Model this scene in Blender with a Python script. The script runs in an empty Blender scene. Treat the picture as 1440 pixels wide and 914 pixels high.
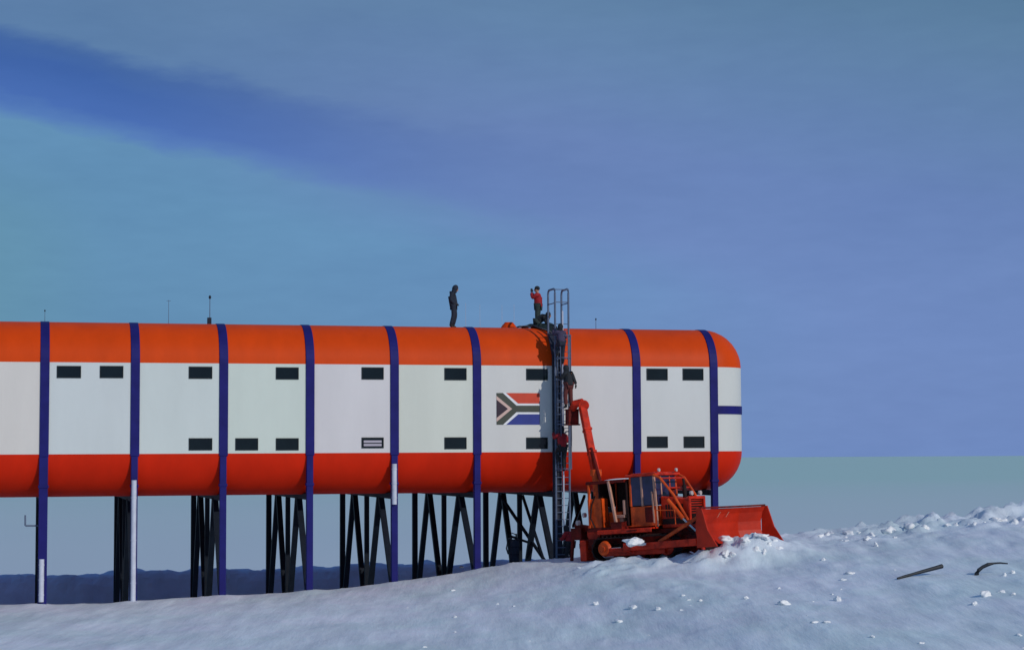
import bpy, bmesh, math, random
import numpy as np
from mathutils import Vector, Matrix, noise
random.seed(7)
R = math.radians
scene = bpy.context.scene
C = scene.collection

# ------------------------------------------------------------------ camera
EYE = 5.6
F_PX, YAW, PIT, ROL, CX, CY = 2668.6, 0.2584, 0.0683, -0.005, -1.3288, -79.04
d_ = Vector((math.sin(YAW)*math.cos(PIT), math.cos(YAW)*math.cos(PIT), math.sin(PIT)))
r0 = Vector((math.cos(YAW), -math.sin(YAW), 0)); u0 = r0.cross(d_)
r_ = r0*math.cos(ROL) + u0*math.sin(ROL); u_ = -r0*math.sin(ROL) + u0*math.cos(ROL)
CAM = Vector((CX, CY, EYE))
cam_data = bpy.data.cameras.new('camera'); cam = bpy.data.objects.new('camera', cam_data); C.objects.link(cam)
m = Matrix(((r_.x, u_.x, -d_.x), (r_.y, u_.y, -d_.y), (r_.z, u_.z, -d_.z))).to_4x4()
m.translation = CAM; cam.matrix_world = m
cam_data.sensor_width = 36; cam_data.lens = F_PX/1440*36; cam_data.clip_end = 200000; cam_data.clip_start = .5
scene.camera = cam
scene.view_settings.view_transform = 'Standard'; scene.view_settings.look = 'None'
scene.view_settings.exposure = 0; scene.view_settings.gamma = 1

def P(px, py, Y):
    """world point seen at photo position (px, py) on the upright plane y = Y"""
    v = d_ + r_*((px-720)/F_PX) + u_*((457-py)/F_PX)
    return CAM + v*((Y-CY)/v.y)

def lin(r, g, b):
    f = lambda c: (c/255/12.92) if c/255 <= .04045 else ((c/255+.055)/1.055)**2.4
    return (f(r), f(g), f(b), 1)

# ------------------------------------------------------------------ materials
def mat(name, col, rough=.5, var=.15, scale=2., bump=0., bscale=20., metal=0., spec=.5, coat=0., streak=None, grime=None):
    m = bpy.data.materials.new(name); m.use_nodes = True
    nt = m.node_tree; N = nt.nodes; L = nt.links
    b = N['Principled BSDF']
    b.inputs['Roughness'].default_value = rough; b.inputs['Metallic'].default_value = metal
    b.inputs['Specular IOR Level'].default_value = spec; b.inputs['Coat Weight'].default_value = coat
    tc = N.new('ShaderNodeTexCoord'); mp = N.new('ShaderNodeMapping')
    L.new(tc.outputs['Object'], mp.inputs[0])
    if streak: mp.inputs['Scale'].default_value = streak
    n = N.new('ShaderNodeTexNoise'); n.inputs['Scale'].default_value = scale; n.inputs['Detail'].default_value = 6
    n.inputs['Roughness'].default_value = .6
    L.new(mp.outputs[0], n.inputs['Vector'])
    rp = N.new('ShaderNodeValToRGB'); rp.color_ramp.elements[0].position = .3; rp.color_ramp.elements[1].position = .72
    c = Vector(col[:3])
    rp.color_ramp.elements[0].color = (*(c*(1-var)), 1); rp.color_ramp.elements[1].color = (*(c*(1+var)), 1)
    L.new(n.outputs['Fac'], rp.inputs[0]); L.new(rp.outputs[0], b.inputs['Base Color'])
    if grime:
        n4 = N.new('ShaderNodeTexNoise'); n4.inputs['Scale'].default_value = 3.1; n4.inputs['Detail'].default_value = 8; n4.inputs['Roughness'].default_value = .7
        L.new(tc.outputs['Object'], n4.inputs['Vector'])
        r4 = N.new('ShaderNodeMapRange'); r4.inputs[1].default_value = .50; r4.inputs[2].default_value = .66; r4.inputs[4].default_value = .62; L.new(n4.outputs['Fac'], r4.inputs[0])
        m4 = N.new('ShaderNodeMix'); m4.data_type = 'RGBA'; L.new(r4.outputs[0], m4.inputs[0]); L.new(rp.outputs[0], m4.inputs[6]); m4.inputs[7].default_value = (*grime, 1)
        L.new(m4.outputs[2], b.inputs['Base Color'])
        r5 = N.new('ShaderNodeMapRange'); r5.inputs[3].default_value = rough-.08; r5.inputs[4].default_value = .85; L.new(r4.outputs[0], r5.inputs[0]); L.new(r5.outputs[0], b.inputs['Roughness'])
    if bump:
        n2 = N.new('ShaderNodeTexNoise'); n2.inputs['Scale'].default_value = bscale; n2.inputs['Detail'].default_value = 4
        L.new(tc.outputs['Object'], n2.inputs['Vector'])
        bp = N.new('ShaderNodeBump'); bp.inputs['Strength'].default_value = bump; bp.inputs['Distance'].default_value = .02
        L.new(n2.outputs['Fac'], bp.inputs['Height']); L.new(bp.outputs[0], b.inputs['Normal'])
    return m

M = {}
tints = [(.67,.63,.58), (.60,.64,.63), (.60,.65,.62), (.60,.66,.59), (.65,.62,.62), (.63,.65,.57), (.65,.64,.61), (.64,.62,.61), (.63,.64,.62), (.64,.65,.61)]
walls = [mat('white_panel_%s' % 'abcdefghij'[i], t, .45, .055, .5, .15, 3, streak=(1, 1, .25)) for i, t in enumerate(tints)]
M['orange'] = mat('orange_roof_paint', (.66, .058, .002), .5, .10, .8, .1, 3, spec=.12, streak=(1, 1, .4))
M['red'] = mat('red_belly_paint', (.60, .019, .002), .5, .12, .8, .1, 3, spec=.12, streak=(1, 1, .4))
M['blue'] = mat('blue_rib_paint', (.014, .014, .135), .55, .2, 1.5, spec=.12)
M['black'] = mat('dark_navy_steel', (.007, .012, .022), .6, .3, 3, spec=.15)
M['glass'] = mat('dark_glass', (.006, .012, .014), .12, .3, 1, spec=.3)
M['frame'] = mat('window_frame', (.012, .018, .02), .5, .1, spec=.2)
M['blind'] = mat('grey_blind', (.42, .38, .44), .7, .1, 3, streak=(.2, 1, 14))
M['pipegrey'] = mat('pale_grey_pipe', (.55, .58, .68), .5, .12, 3)
M['galv'] = mat('dark_galvanised_steel', (.10, .13, .20), .5, .2, 6, spec=.3)
M['lightrail'] = mat('pale_rail', (.5, .5, .58), .45, .1, 6)
M['machine'] = mat('red_machine_paint', (.60, .026, .005), .5, .45, 1.8, .3, 12, spec=.25, grime=(.16, .008, .004))
M['machine2'] = mat('orange_machine_paint', (.68, .08, .010), .5, .4, 1.8, .3, 12, spec=.25, grime=(.22, .02, .006))
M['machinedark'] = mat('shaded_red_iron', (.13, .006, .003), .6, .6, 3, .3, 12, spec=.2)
M['iron'] = mat('dark_oily_iron', (.020, .008, .008), .6, .5, 4, .4, 18, spec=.2)
M['cabglass'] = mat('tinted_cab_glass', (.025, .02, .07), .1, .4, 2)
M['cream'] = mat('cream_pillar_paint', (.52, .26, .18), .5, .15, 4)
M['chrome'] = mat('bare_steel', (.55, .52, .52), .25, .1, 4, metal=.8)
M['lamp'] = mat('lamp_glass', (.50, .42, .40), .15, .05)
M['clothdark'] = mat('navy_cloth', (.012, .018, .035), .85, .35, 8, .4, 40)
M['clothblack'] = mat('black_cloth', (.010, .013, .018), .85, .35, 8, .4, 40)
M['clothred'] = mat('red_cloth', (.30, .006, .012), .8, .3, 8, .4, 40)
M['clothpurple'] = mat('mauve_cloth', (.05, .038, .08), .85, .3, 8, .4, 40)
M['clothgreen'] = mat('dark_green_cloth', (.02, .035, .033), .85, .3, 8, .4, 40)
M['clothrust'] = mat('dark_rust_cloth', (.10, .018, .015), .85, .3, 8, .4, 40)
M['skin'] = mat('skin', (.42, .22, .15), .5, .08, 12)
M['eye'] = mat('eye', (.02, .015, .012), .2, .05)
M['boot'] = mat('boot_rubber', (.012, .012, .014), .6, .2, 8)
M['tarp'] = mat('dark_green_tarpaulin', (.008, .02, .018), .75, .4, 3, .5, 8)
M['shadestrip'] = mat('slate_shade_strip', (.022, .026, .042), .6, .3, 3, spec=.2)  # dark tone of the shaded rib behind the ladder
M['rope'] = mat('grey_rope', (.16, .14, .15), .8, .2, 20)
M['hose'] = mat('black_rubber_hose', (.008, .013, .02), .55, .2, 8)
M['flaggreen'] = mat('flag_dark_green', (.045, .055, .04), .6, .1)
M['flagred'] = mat('flag_red', (.60, .045, .012), .6, .1)
M['flagblue'] = mat('flag_blue', (.012, .03, .24), .6, .1)
M['flagwhite'] = mat('flag_white', (.78, .78, .80), .6, .05)
M['flaggold'] = mat('flag_gold', (.62, .42, .36), .6, .05)
M['flagblack'] = mat('flag_black', (.02, .006, .02), .6, .1)

def snow_material():
    m = bpy.data.materials.new('wind_packed_snow'); m.use_nodes = True
    nt = m.node_tree; N = nt.nodes; L = nt.links; b = N['Principled BSDF']
    b.inputs['Roughness'].default_value = .62; b.inputs['Specular IOR Level'].default_value = .25
    g = N.new('ShaderNodeNewGeometry')
    mp = N.new('ShaderNodeCombineXYZ')
    for k_, (vec, sc_) in enumerate((((math.cos(YAW), -math.sin(YAW), 0), 1), ((math.sin(YAW), math.cos(YAW), 0), .16), ((0, 0, 1), 1))):
        dn = N.new('ShaderNodeVectorMath'); dn.operation = 'DOT_PRODUCT'; L.new(g.outputs['Position'], dn.inputs[0]); dn.inputs[1].default_value = [c*sc_ for c in vec]
        L.new(dn.outputs['Value'], mp.inputs[k_])
    def nz(scale, det, src):
        n = N.new('ShaderNodeTexNoise'); n.inputs['Scale'].default_value = scale; n.inputs['Detail'].default_value = det
        n.inputs['Roughness'].default_value = .65; L.new(src, n.inputs['Vector']); return n
    big = nz(.22, 6, g.outputs['Position']); streak = nz(1.1, 6, mp.outputs[0]); fine = nz(5, 6, mp.outputs[0])
    rp = N.new('ShaderNodeValToRGB'); e = rp.color_ramp.elements
    e[0].position = .36; e[1].position = .68; e[0].color = (.60, .71, .73, 1); e[1].color = (.72, .74, .82, 1)
    L.new(big.outputs['Fac'], rp.inputs[0])
    rp2 = N.new('ShaderNodeValToRGB'); e = rp2.color_ramp.elements
    e[0].position = .34; e[1].position = .70; e[0].color = (.87, .88, .90, 1); e[1].color = (1.24, 1.24, 1.21, 1)
    L.new(streak.outputs['Fac'], rp2.inputs[0])
    mx = N.new('ShaderNodeMix'); mx.data_type = 'RGBA'; mx.blend_type = 'MULTIPLY'; mx.inputs[0].default_value = 1
    L.new(rp.outputs[0], mx.inputs[6]); L.new(rp2.outputs[0], mx.inputs[7])
    # distant ice plain: smoother, its aerial haze painted in as a greener tint
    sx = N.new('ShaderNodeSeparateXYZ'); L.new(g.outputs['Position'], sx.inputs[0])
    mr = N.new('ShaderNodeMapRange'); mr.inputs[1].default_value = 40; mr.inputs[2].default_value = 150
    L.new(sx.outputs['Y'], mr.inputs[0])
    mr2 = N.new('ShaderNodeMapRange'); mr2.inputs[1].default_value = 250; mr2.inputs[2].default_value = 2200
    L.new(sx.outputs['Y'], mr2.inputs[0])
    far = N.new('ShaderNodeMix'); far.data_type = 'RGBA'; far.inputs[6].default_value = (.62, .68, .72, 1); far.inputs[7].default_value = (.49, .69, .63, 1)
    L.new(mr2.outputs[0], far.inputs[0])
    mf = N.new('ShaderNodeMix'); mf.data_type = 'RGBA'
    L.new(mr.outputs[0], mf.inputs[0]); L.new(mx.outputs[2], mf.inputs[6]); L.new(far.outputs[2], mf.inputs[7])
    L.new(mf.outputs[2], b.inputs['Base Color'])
    ad = N.new('ShaderNodeMath'); ad.operation = 'MULTIPLY_ADD'; ad.inputs[1].default_value = .18
    L.new(fine.outputs['Fac'], ad.inputs[0]); L.new(streak.outputs['Fac'], ad.inputs[2])
    inv = N.new('ShaderNodeMath'); inv.operation = 'MULTIPLY_ADD'; inv.inputs[1].default_value = -.42; inv.inputs[2].default_value = .42
    L.new(mr.outputs[0], inv.inputs[0])
    bp = N.new('ShaderNodeBump'); bp.inputs['Distance'].default_value = .16
    L.new(inv.outputs[0], bp.inputs['Strength']); L.new(ad.outputs[0], bp.inputs['Height']); L.new(bp.outputs[0], b.inputs['Normal'])
    return m
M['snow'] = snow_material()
M['snowlump'] = mat('fresh_snow_lump', (.86, .87, .88), .6, .06, 3, .5, 6)
M['shaded_snow'] = mat('shade_blue_snow', (.44, .60, .86), .9, .12, .9, .8, 3, spec=.05)  # bank snow with the station's blue shade put into its colour

# ------------------------------------------------------------------ mesh helpers
class MB:
    def __init__(s): s.v = []; s.f = []; s.mi = []; s.cur = 0
    def add(s, vs, fs):
        o = len(s.v); s.v += [tuple(v) for v in vs]
        for f in fs: s.f.append([o+i for i in f]); s.mi.append(s.cur)
    def box(s, c, size, rot=None):
        c = Vector(c); h = Vector(size)/2
        vs = [Vector((x*h.x, y*h.y, z*h.z)) for x in (-1, 1) for y in (-1, 1) for z in (-1, 1)]
        if rot: vs = [rot @ v for v in vs]
        s.add([v+c for v in vs], [(0,1,3,2),(4,6,7,5),(0,4,5,1),(2,3,7,6),(0,2,6,4),(1,5,7,3)])
    def bar(s, p, q, w, h=None, up=(0, 0, 1)):
        p = Vector(p); q = Vector(q); h = h or w; d = (q-p); L = d.length; d = d.normalized(); up = Vector(up)
        if abs(d.dot(up)) > .98: up = Vector((0, 1, 0))
        a = d.cross(up).normalized(); b = a.cross(d)
        s.box((p+q)/2, (L, w, h), Matrix((d, a, b)).transposed())
    def tube(s, p, q, r, n=10, r2=None):
        p = Vector(p); q = Vector(q); d = (q-p).normalized(); up = Vector((0, 0, 1))
        if abs(d.z) > .95: up = Vector((1, 0, 0))
        a = d.cross(up).normalized(); b = a.cross(d); r2 = r if r2 is None else r2
        vs = [p+(a*math.cos(t)+b*math.sin(t))*r for t in [i*2*math.pi/n for i in range(n)]]
        vs += [q+(a*math.cos(t)+b*math.sin(t))*r2 for t in [i*2*math.pi/n for i in range(n)]]
        fs = [(i, (i+1) % n, n+(i+1) % n, n+i) for i in range(n)] + [tuple(range(n))[::-1], tuple(range(n, 2*n))]
        s.add(vs, fs)
    def path(s, pts, r, n=8):
        pts = [Vector(p) for p in pts]; vs = []
        for i, p in enumerate(pts):
            d = (pts[min(i+1, len(pts)-1)]-pts[max(i-1, 0)]).normalized(); up = Vector((0, 0, 1))
            if abs(d.z) > .9: up = Vector((0.2, 1, 0)).normalized()
            a = d.cross(up).normalized(); b = a.cross(d)
            rr = r[i] if isinstance(r, (list, tuple)) else r
            vs += [p+(a*math.cos(t)+b*math.sin(t))*rr for t in [k*2*math.pi/n for k in range(n)]]
        m_ = len(pts)
        fs = [(i*n+k, i*n+(k+1) % n, (i+1)*n+(k+1) % n, (i+1)*n+k) for i in range(m_-1) for k in range(n)]
        fs += [tuple(range(n))[::-1], tuple(range((m_-1)*n, m_*n))]
        s.add(vs, fs)
    def prism(s, pts, off):
        n = len(pts); pts = [Vector(p) for p in pts]; off = Vector(off)
        s.add(pts+[p+off for p in pts], [tuple(range(n))[::-1], tuple(range(n, 2*n))] + [(i, (i+1) % n, n+(i+1) % n, n+i) for i in range(n)])
    def ell(s, c, rad, nu=12, nv=8, rot=None):
        c = Vector(c); vs = []
        for j in range(1, nv):
            for i in range(nu):
                a = i*2*math.pi/nu; b = j*math.pi/nv
                v = Vector((rad[0]*math.sin(b)*math.cos(a), rad[1]*math.sin(b)*math.sin(a), rad[2]*math.cos(b)))
                vs.append(c+(rot @ v if rot else v))
        t = Vector((0, 0, rad[2]));
        vs += [c+(rot @ t if rot else t), c-(rot @ t if rot else t)]
        fs = [(j*nu+i, (j+1)*nu+i, (j+1)*nu+(i+1) % nu, j*nu+(i+1) % nu) for j in range(nv-2) for i in range(nu)]
        k = len(vs)-2
        fs += [(k, i, (i+1) % nu) for i in range(nu)] + [(k+1, (nv-2)*nu+(i+1) % nu, (nv-2)*nu+i) for i in range(nu)]
        s.add(vs, fs)
    def build(s, name, mats, parent=None, bevel=0, smooth=False, world=False):
        me = bpy.data.meshes.new(name)
        vs = s.v
        if world and parent is not None:
            inv = root_matrix(parent).inverted(); vs = [inv @ Vector(v) for v in vs]
        me.from_pydata([tuple(v) for v in vs], [], s.f)
        if not isinstance(mats, (list, tuple)): mats = [mats]
        for mm in mats: me.materials.append(mm)
        for p, i in zip(me.polygons, s.mi): p.material_index = i; p.use_smooth = smooth
        bm = bmesh.new(); bm.from_mesh(me); bmesh.ops.recalc_face_normals(bm, faces=bm.faces); bm.to_mesh(me); bm.free()
        o = bpy.data.objects.new(name, me); C.objects.link(o)
        if parent is not None: o.parent = parent
        if bevel:
            bv = o.modifiers.new('bevel', 'BEVEL'); bv.width = bevel; bv.segments = 2; bv.limit_method = 'ANGLE'
        return o

def root_matrix(o):
    mtx = Matrix.LocRotScale(o.location, o.rotation_euler, o.scale)
    return root_matrix(o.parent) @ mtx if o.parent else mtx
def tag(o, label=None, cat=None, group=None, kind=None):
    if label: o['label'] = label
    if cat: o['category'] = cat
    if group: o['group'] = group
    if kind: o['kind'] = kind
    return o
def empty(name, loc, rot=(0, 0, 0)):
    o = bpy.data.objects.new(name, None); C.objects.link(o); o.location = loc; o.rotation_euler = rot; o.empty_display_size = .3
    return o

# ------------------------------------------------------------------ terrain
crest = [(-150,853),(0,850.5),(100,849),(190,846),(300,838),(400,832),(480,827),(560,818),(620,810),(680,798.5),(720,791),(780,786),(830,783),
         (900,779),(960,772),(1000,765),(1030,757),(1100,753),(1160,746),(1215,743),(1290,731),(1360,729),(1440,723),(1600,712)]
def yc_px(px): return float(np.interp(px, [680, 840], [.35, -3.0]))
cp = [P(a, b, yc_px(a)) for a, b in crest]
cX = [p.x for p in cp]; cZ = [p.z for p in cp]; cYc = [yc_px(a) for a, b in crest]
def fbm(x, y, z, o=5): return noise.fractal(Vector((x, y, z)), 1.0, 2.0, o)
def sstep(a, b, x):
    t = min(1, max(0, (x-a)/(b-a))); return t*t*(3-2*t)
def base_z(X, Y):
    xs = X + 0*Y
    zc = float(np.interp(xs, cX, cZ)); yc = float(np.interp(xs, cX, cYc))
    s = float(np.interp(xs, [-10, 8, 22, 34, 60], [.004, .012, .028, .050, .055]))
    dd = Y-yc
    if dd <= 0:
        z = zc + s*max(dd, -45) - .0002*0
        # round the near lip a little
    else:
        z = zc - .30*dd
        z = max(z, -2.25)
    if Y > 17: z = z + (-27-z)*sstep(17, 150, Y)
    if Y > 150: z = -27 + 3*noise.noise(Vector((X*.004, Y*.004, 3)))*sstep(150, 500, Y)*(1-sstep(1500, 5000, Y))
    return z
_b = P(1049, 770, -10.1); BH = (_b.x, -10.1)
def tz(X, Y, detail=True):
    z = base_z(X, Y)
    if Y > 60 or Y < -75 or abs(X) > 90: return z
    yc = float(np.interp(X, cX, cYc))
    U = X*math.cos(YAW)-Y*math.sin(YAW); V = X*math.sin(YAW)+Y*math.cos(YAW)
    z += .05*fbm(U*.22, V*.2, 1.3, 5) + .10*sstep(6, 24, X)*sstep(-45, -12, Y)*max(0, fbm(U*.4, V*.2, 31.3, 5))
    if -3 < Y < 2 and -4 < X < 20:
        kx = X/3.6-round(X/3.6); z += .06*math.exp(-(kx*3.6/.55)**2-((Y+.2)/.8)**2)
    front = sstep(2.5, 0, Y-yc)
    # ploughed ridge and tumbled snow towards the right, and in front of the blade
    rgt = sstep(27, 34, X)*sstep(-8, -1.5, Y-yc)*sstep(1.4, .2, Y-yc)
    n = fbm(X*.8, Y*.8, 7.7, 5); z += rgt*(.55*max(0, n)+.13*abs(fbm(X*1.8, Y*1.8, 2.1, 4)))
    hx, hy = (X-BH[0])/1.7, (Y-BH[1])/1.0; q = hx*hx+hy*hy
    if q < 9: z += math.exp(-q*.9)*(.98+.55*fbm(X*1.5, Y*1.5, 3.3, 5))
    z += .26*sstep(19.5, 21, X)*sstep(31, 28, X)*sstep(-10.6, -9.0, Y)*sstep(-5.5, -7.6, Y)*(1+.8*fbm(X*1.5, Y*1.5, 6.3, 4))
    mid = sstep(14, 26, X)*sstep(-34, -8, Y)
    z += mid*.08*max(0, fbm(U*1.3, V*.35, 4.4, 4)-.1)*front + mid*.12*max(0, fbm(U*2.2, V*.9, 14.4, 2)-.42)*front
    z += .028*fbm(U*1.1, V*.3, 9.1, 4)*front + .06*max(0, fbm(U*2.1, V*.8, 19.1, 2)-.40)*front
    return z
def axis(lo, hi, step, far, grow):
    a = list(np.arange(lo, hi, step)); s = step; v = a[-1]
    while v < far: s *= grow; v += s; a.append(v)
    s = step; v = lo; pre = []
    while v > -far: s *= grow; v -= s; pre.append(v)
    return pre[::-1]+a
xs = axis(-16, 48, .15, 16000, 1.22); ys = axis(-48, 5, .17, 15000, 1.16)
ys = [y for y in ys if y > -4000]
tv = [(x, y, tz(x, y)) for y in ys for x in xs]; nx = len(xs)
tf = [(j*nx+i, j*nx+i+1, (j+1)*nx+i+1, (j+1)*nx+i) for j in range(len(ys)-1) for i in range(nx-1)]
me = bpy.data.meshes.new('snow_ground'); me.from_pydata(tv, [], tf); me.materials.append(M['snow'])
me.polygons.foreach_set('use_smooth', [True]*len(me.polygons))
g = bpy.data.objects.new('snow_ground', me); C.objects.link(g); tag(g, kind='structure')

# wind scoured snow bank behind the station, in its shade
def shaded_snow():
    X0, X1, Y0, Y1 = -34., 34., 1.2, 17.5; st = .2
    nxx = int((X1-X0)/st); nyy = int((Y1-Y0)/st); vs = []; fs = []
    for j in range(nyy+1):
        for i in range(nxx+1):
            X = X0+i*st; t = j/nyy; Y = Y0+t*(Y1-Y0)
            edge = 15.6 + 1.2*fbm(X*.25, 3.3, 0, 4)
            top = np.interp(X, [-20, -4, 2, 9, 17, 24, 34], [-.16, -.10, -.02, -.02, .04, .16, .16])
            cell = noise.cell(Vector((X*.55, Y*.4, 0)))
            foot_ = 13.6+.5*fbm(X*.3, 9.1, 0, 3)
            z = -2.05 + .10*fbm(X*.6, Y*.6, 5.5, 4) + (top+2.05)*sstep(foot_, 15.6, Y)
            z += sstep(14, 15.5, Y)*(.07*cell + .13*fbm(X*1.3, Y*.9, 2.5, 5) + .06*fbm(X*.3, 1.1, 2.5, 3))
            z -= 4.0*sstep(edge+1, edge+2.2, Y)
            vs.append((X, Y, z))
    n = nxx+1
    for j in range(nyy):
        for i in range(nxx): fs.append((j*n+i, j*n+i+1, (j+1)*n+i+1, (j+1)*n+i))
    me = bpy.data.meshes.new('snow_bank'); me.from_pydata(vs, [], fs); me.materials.append(M['shaded_snow'])
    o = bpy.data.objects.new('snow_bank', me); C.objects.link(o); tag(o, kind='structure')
shaded_snow()

# ------------------------------------------------------------------ research station
S = 3.6; ZT, ZU, ZL, ZB = 11.19, 9.44, 5.72, 3.97; RR = 1.75; DEP = 14.0
st = empty('research_station', (0, 0, 0))
tag(st, 'long white polar station with orange roof, red belly and blue ribs, raised on stilts', 'building')
def arc(cy, cz, rho, a0, a1, n=10):
    return [(cy+rho*math.cos(a0+(a1-a0)*i/n), cz+rho*math.sin(a0+(a1-a0)*i/n)) for i in range(n+1)]
pi = math.pi
def sections(delta):
    rho = max(RR-delta, 0.0005); yf, yb = RR, DEP-RR
    up_f = arc(yf, ZU, rho, pi, pi/2); up_b = arc(yb, ZU, rho, pi/2, 0)
    lo_f = arc(yf, ZL, rho, pi, 3*pi/2); lo_b = arc(yb, ZL, rho, -pi/2, 0)
    return {'roof_band': [up_f+up_b], 'belly_band': [lo_f+lo_b],
            'wall_panel': [[(yf-rho, ZL), (yf-rho, ZU)], [(yb+rho, ZL), (yb+rho, ZU)]]}
def loft(name, stations, mats, key):
    nst = len(stations)
    for li in range(len(sections(0)[key])):
        mb = MB(); vs = []; n = 0
        for X, dl in stations:
            L = sections(dl)[key][li]; n = len(L); vs += [(X, y, z) for y, z in L]
        mb.add(vs, [(i*n+k, i*n+k+1, (i+1)*n+k+1, (i+1)*n+k) for i in range(nst-1) for k in range(n-1)])
        o = mb.build(name, mats, st, smooth=(key != 'wall_panel' or stations[0][1] != stations[-1][1]))
    return o
XE = P(1043, 600, 1.1).x + .12           # right end of the body
XA = XE-RR; XW = -3*S-1.5
for n in range(-3, 8):
    a, b = n*S, (n+1)*S
    if n == -3: a = -3*S
    if n == 7: b = min(8*S, XA)
    loft('roof_band', [(a, 0), (b, 0)], M['orange'], 'roof_band')
    loft('belly_band', [(a, 0), (b, 0)], M['red'], 'belly_band')
    loft('wall_panel', [(a, 0), (b, 0)], walls[(n+1) % 10 if n >= -1 else 0], 'wall_panel')
capr = [(min(8*S, XA), 0), (XA, 0)] + [(XA+RR*math.sin(t), RR-RR*math.cos(t)) for t in [i*pi/2/10 for i in range(1, 11)]]
if abs(capr[0][0]-capr[1][0]) < 1e-6: capr = capr[1:]
capl = [(-3*S-RR*math.sin(t), RR-RR*math.cos(t)) for t in [i*pi/2/8 for i in range(0, 9)]]
for cap in (capr, capl):
    loft('roof_band', cap, M['orange'], 'roof_band'); loft('belly_band', cap, M['red'], 'belly_band')
    loft('wall_panel', cap, walls[9], 'wall_panel')
    mb = MB(); X = cap[-1][0]
    mb.add([(X, RR, ZL), (X, DEP-RR, ZL), (X, DEP-RR, ZU), (X, RR, ZU)], [(0, 1, 2, 3)]); mb.build('end_wall', walls[6], st)
# inner floor core keeps the shell opaque
# ribs: a proud band up the wall and over the roof, running straight down as the front column
colbase = {}
for n in range(-3, 9):
    X = n*S
    mb = MB(); w = .18; o = .06
    af = [(RR-(RR+o*(1-.75*t))*math.cos(t*pi/2), ZU+(RR+o*(1-.75*t))*math.sin(t*pi/2)) for t in [i/14 for i in range(1, 15)]]
    prof_o = [(-o, ZL-.1), (-o, ZU)] + af + [(DEP-y, z) for y, z in af[::-1]] + [(DEP+o, ZU), (DEP+o, ZL-.1)]
    prof_i = [(.03, ZL-.1), (.03, ZU)] + arc(RR, ZU, RR-.03, pi, pi/2, 14)[1:] + arc(DEP-RR, ZU, RR-.03, pi/2, 0, 14)[:-1] + [(DEP-.03, ZU), (DEP-.03, ZL-.1)]
    k = len(prof_o); vs = []
    for sx in (-w, w):
        vs += [(X+sx, y, z) for y, z in prof_o] + [(X+sx, y, z) for y, z in prof_i]
    fs = []
    for i in range(k-1):
        fs += [(i, i+1, 2*k+i+1, 2*k+i), (k+i, 3*k+i, 3*k+i+1, k+i+1), (i, k+i, k+i+1, i+1), (2*k+i, 2*k+i+1, 3*k+i+1, 3*k+i)]
    fs += [(0, 2*k, 3*k, k), (k-1, 2*k-1, 4*k-1, 3*k-1)]
    mb.add(vs, fs); mb.build('rib', M['blue'], st, bevel=.015)
    z0 = tz(X, 0)-1.0; colbase[n] = tz(X, 0)
    if n >= -1:
        mb = MB(); wide = .35 if n in (-1, 0) else .27
        mb.box((X-.01, .05, (ZL-.105+z0)/2), (wide, .28, ZL-.105-z0))
        mb.box((X-.01, .05, ZB+.45), (wide+.06, .34, .12))
        col = mb.build('front_column', M['blue'], st, bevel=.015)
        if n in (0, 1, 4):
            # pale pipe sleeve strapped to the column
            ya, yb = {0: (786, 846), 1: (675, 846), 4: (652, 709)}[n]
            pxx = {0: 58.5, 1: 188.5, 4: 554.5}[n]
            pa = P(pxx, ya, -.16); pb = P(pxx, yb, -.16)
            mb = MB(); mb.tube(pa, (pa.x, pa.y, pb.z), .105, 14)
            for t in (.15, .5, .85):
                mb.tube((pa.x, pa.y, pa.z*(1-t)+pb.z*t), (pa.x, pa.y, pa.z*(1-t)+pb.z*t+.05), .115, 14)
            mb.build('pipe_sleeve', M['pipegrey'], col, smooth=False)
# trestle frames running back under the body
W = 13.0
for n in range(0, 9):
    X = n*S
    f = MB(); f.bar((X, .30, ZB-.08), (X, W+.2, ZB-.08), .2, .24)
    fr = f.build('trestle_frame', M['black'], st)
    gz = lambda y: max(min(tz(X, y)-.4, 2.0), -2.3)
    foot = lambda y: (X, y, gz(y))
    for y, wd in ((W, .24), (W/2, .2)):
        b_ = MB(); b_.bar((X, y, ZB-.2), foot(y), wd); 
        b_.build('back_column' if y == W else 'middle_column', M['black'], fr)
    for (yt, yb) in ((W*.75, W-.25), (W*.75, W*.5+.2), (W*.25, W*.5-.2), (W*.25, .45)):
        b_ = MB(); b_.bar((X, yt+(.18 if yb > yt else -.18), ZB-.18), (X, yb, max(gz(yb)+.25, -2.0)), .23, .22); b_.build('brace', M['black'], fr)
    b_ = MB(); b_.box((X, W*.5, max(gz(W/2), -2.2)+.2), (.5, .9, .6)); b_.build('footing', M['black'], fr)
for (a, b) in (((704, 697), (766, 788)), ((735, 697), (764, 786)), ((822, 697), (806, 740)), ((713, 752), (742, 762))):
    mb = MB(); pa = P(*a, 7.0); pb = P(*b, 3.5 if a[1] < 700 else 6.8); mb.bar(pa, pb, .11); mb.build('tie_rod', M['black'], st)
mb = MB(); pa = P(48, 739, .2); pb = P(35.5, 739, .2); pc = P(35.5, 724, .2)
mb.tube(pa+Vector((.2, 0, 0)), pb, .035); mb.tube(pb, pc, .035); mb.build('pipe_bracket', M['galv'], st)

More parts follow.
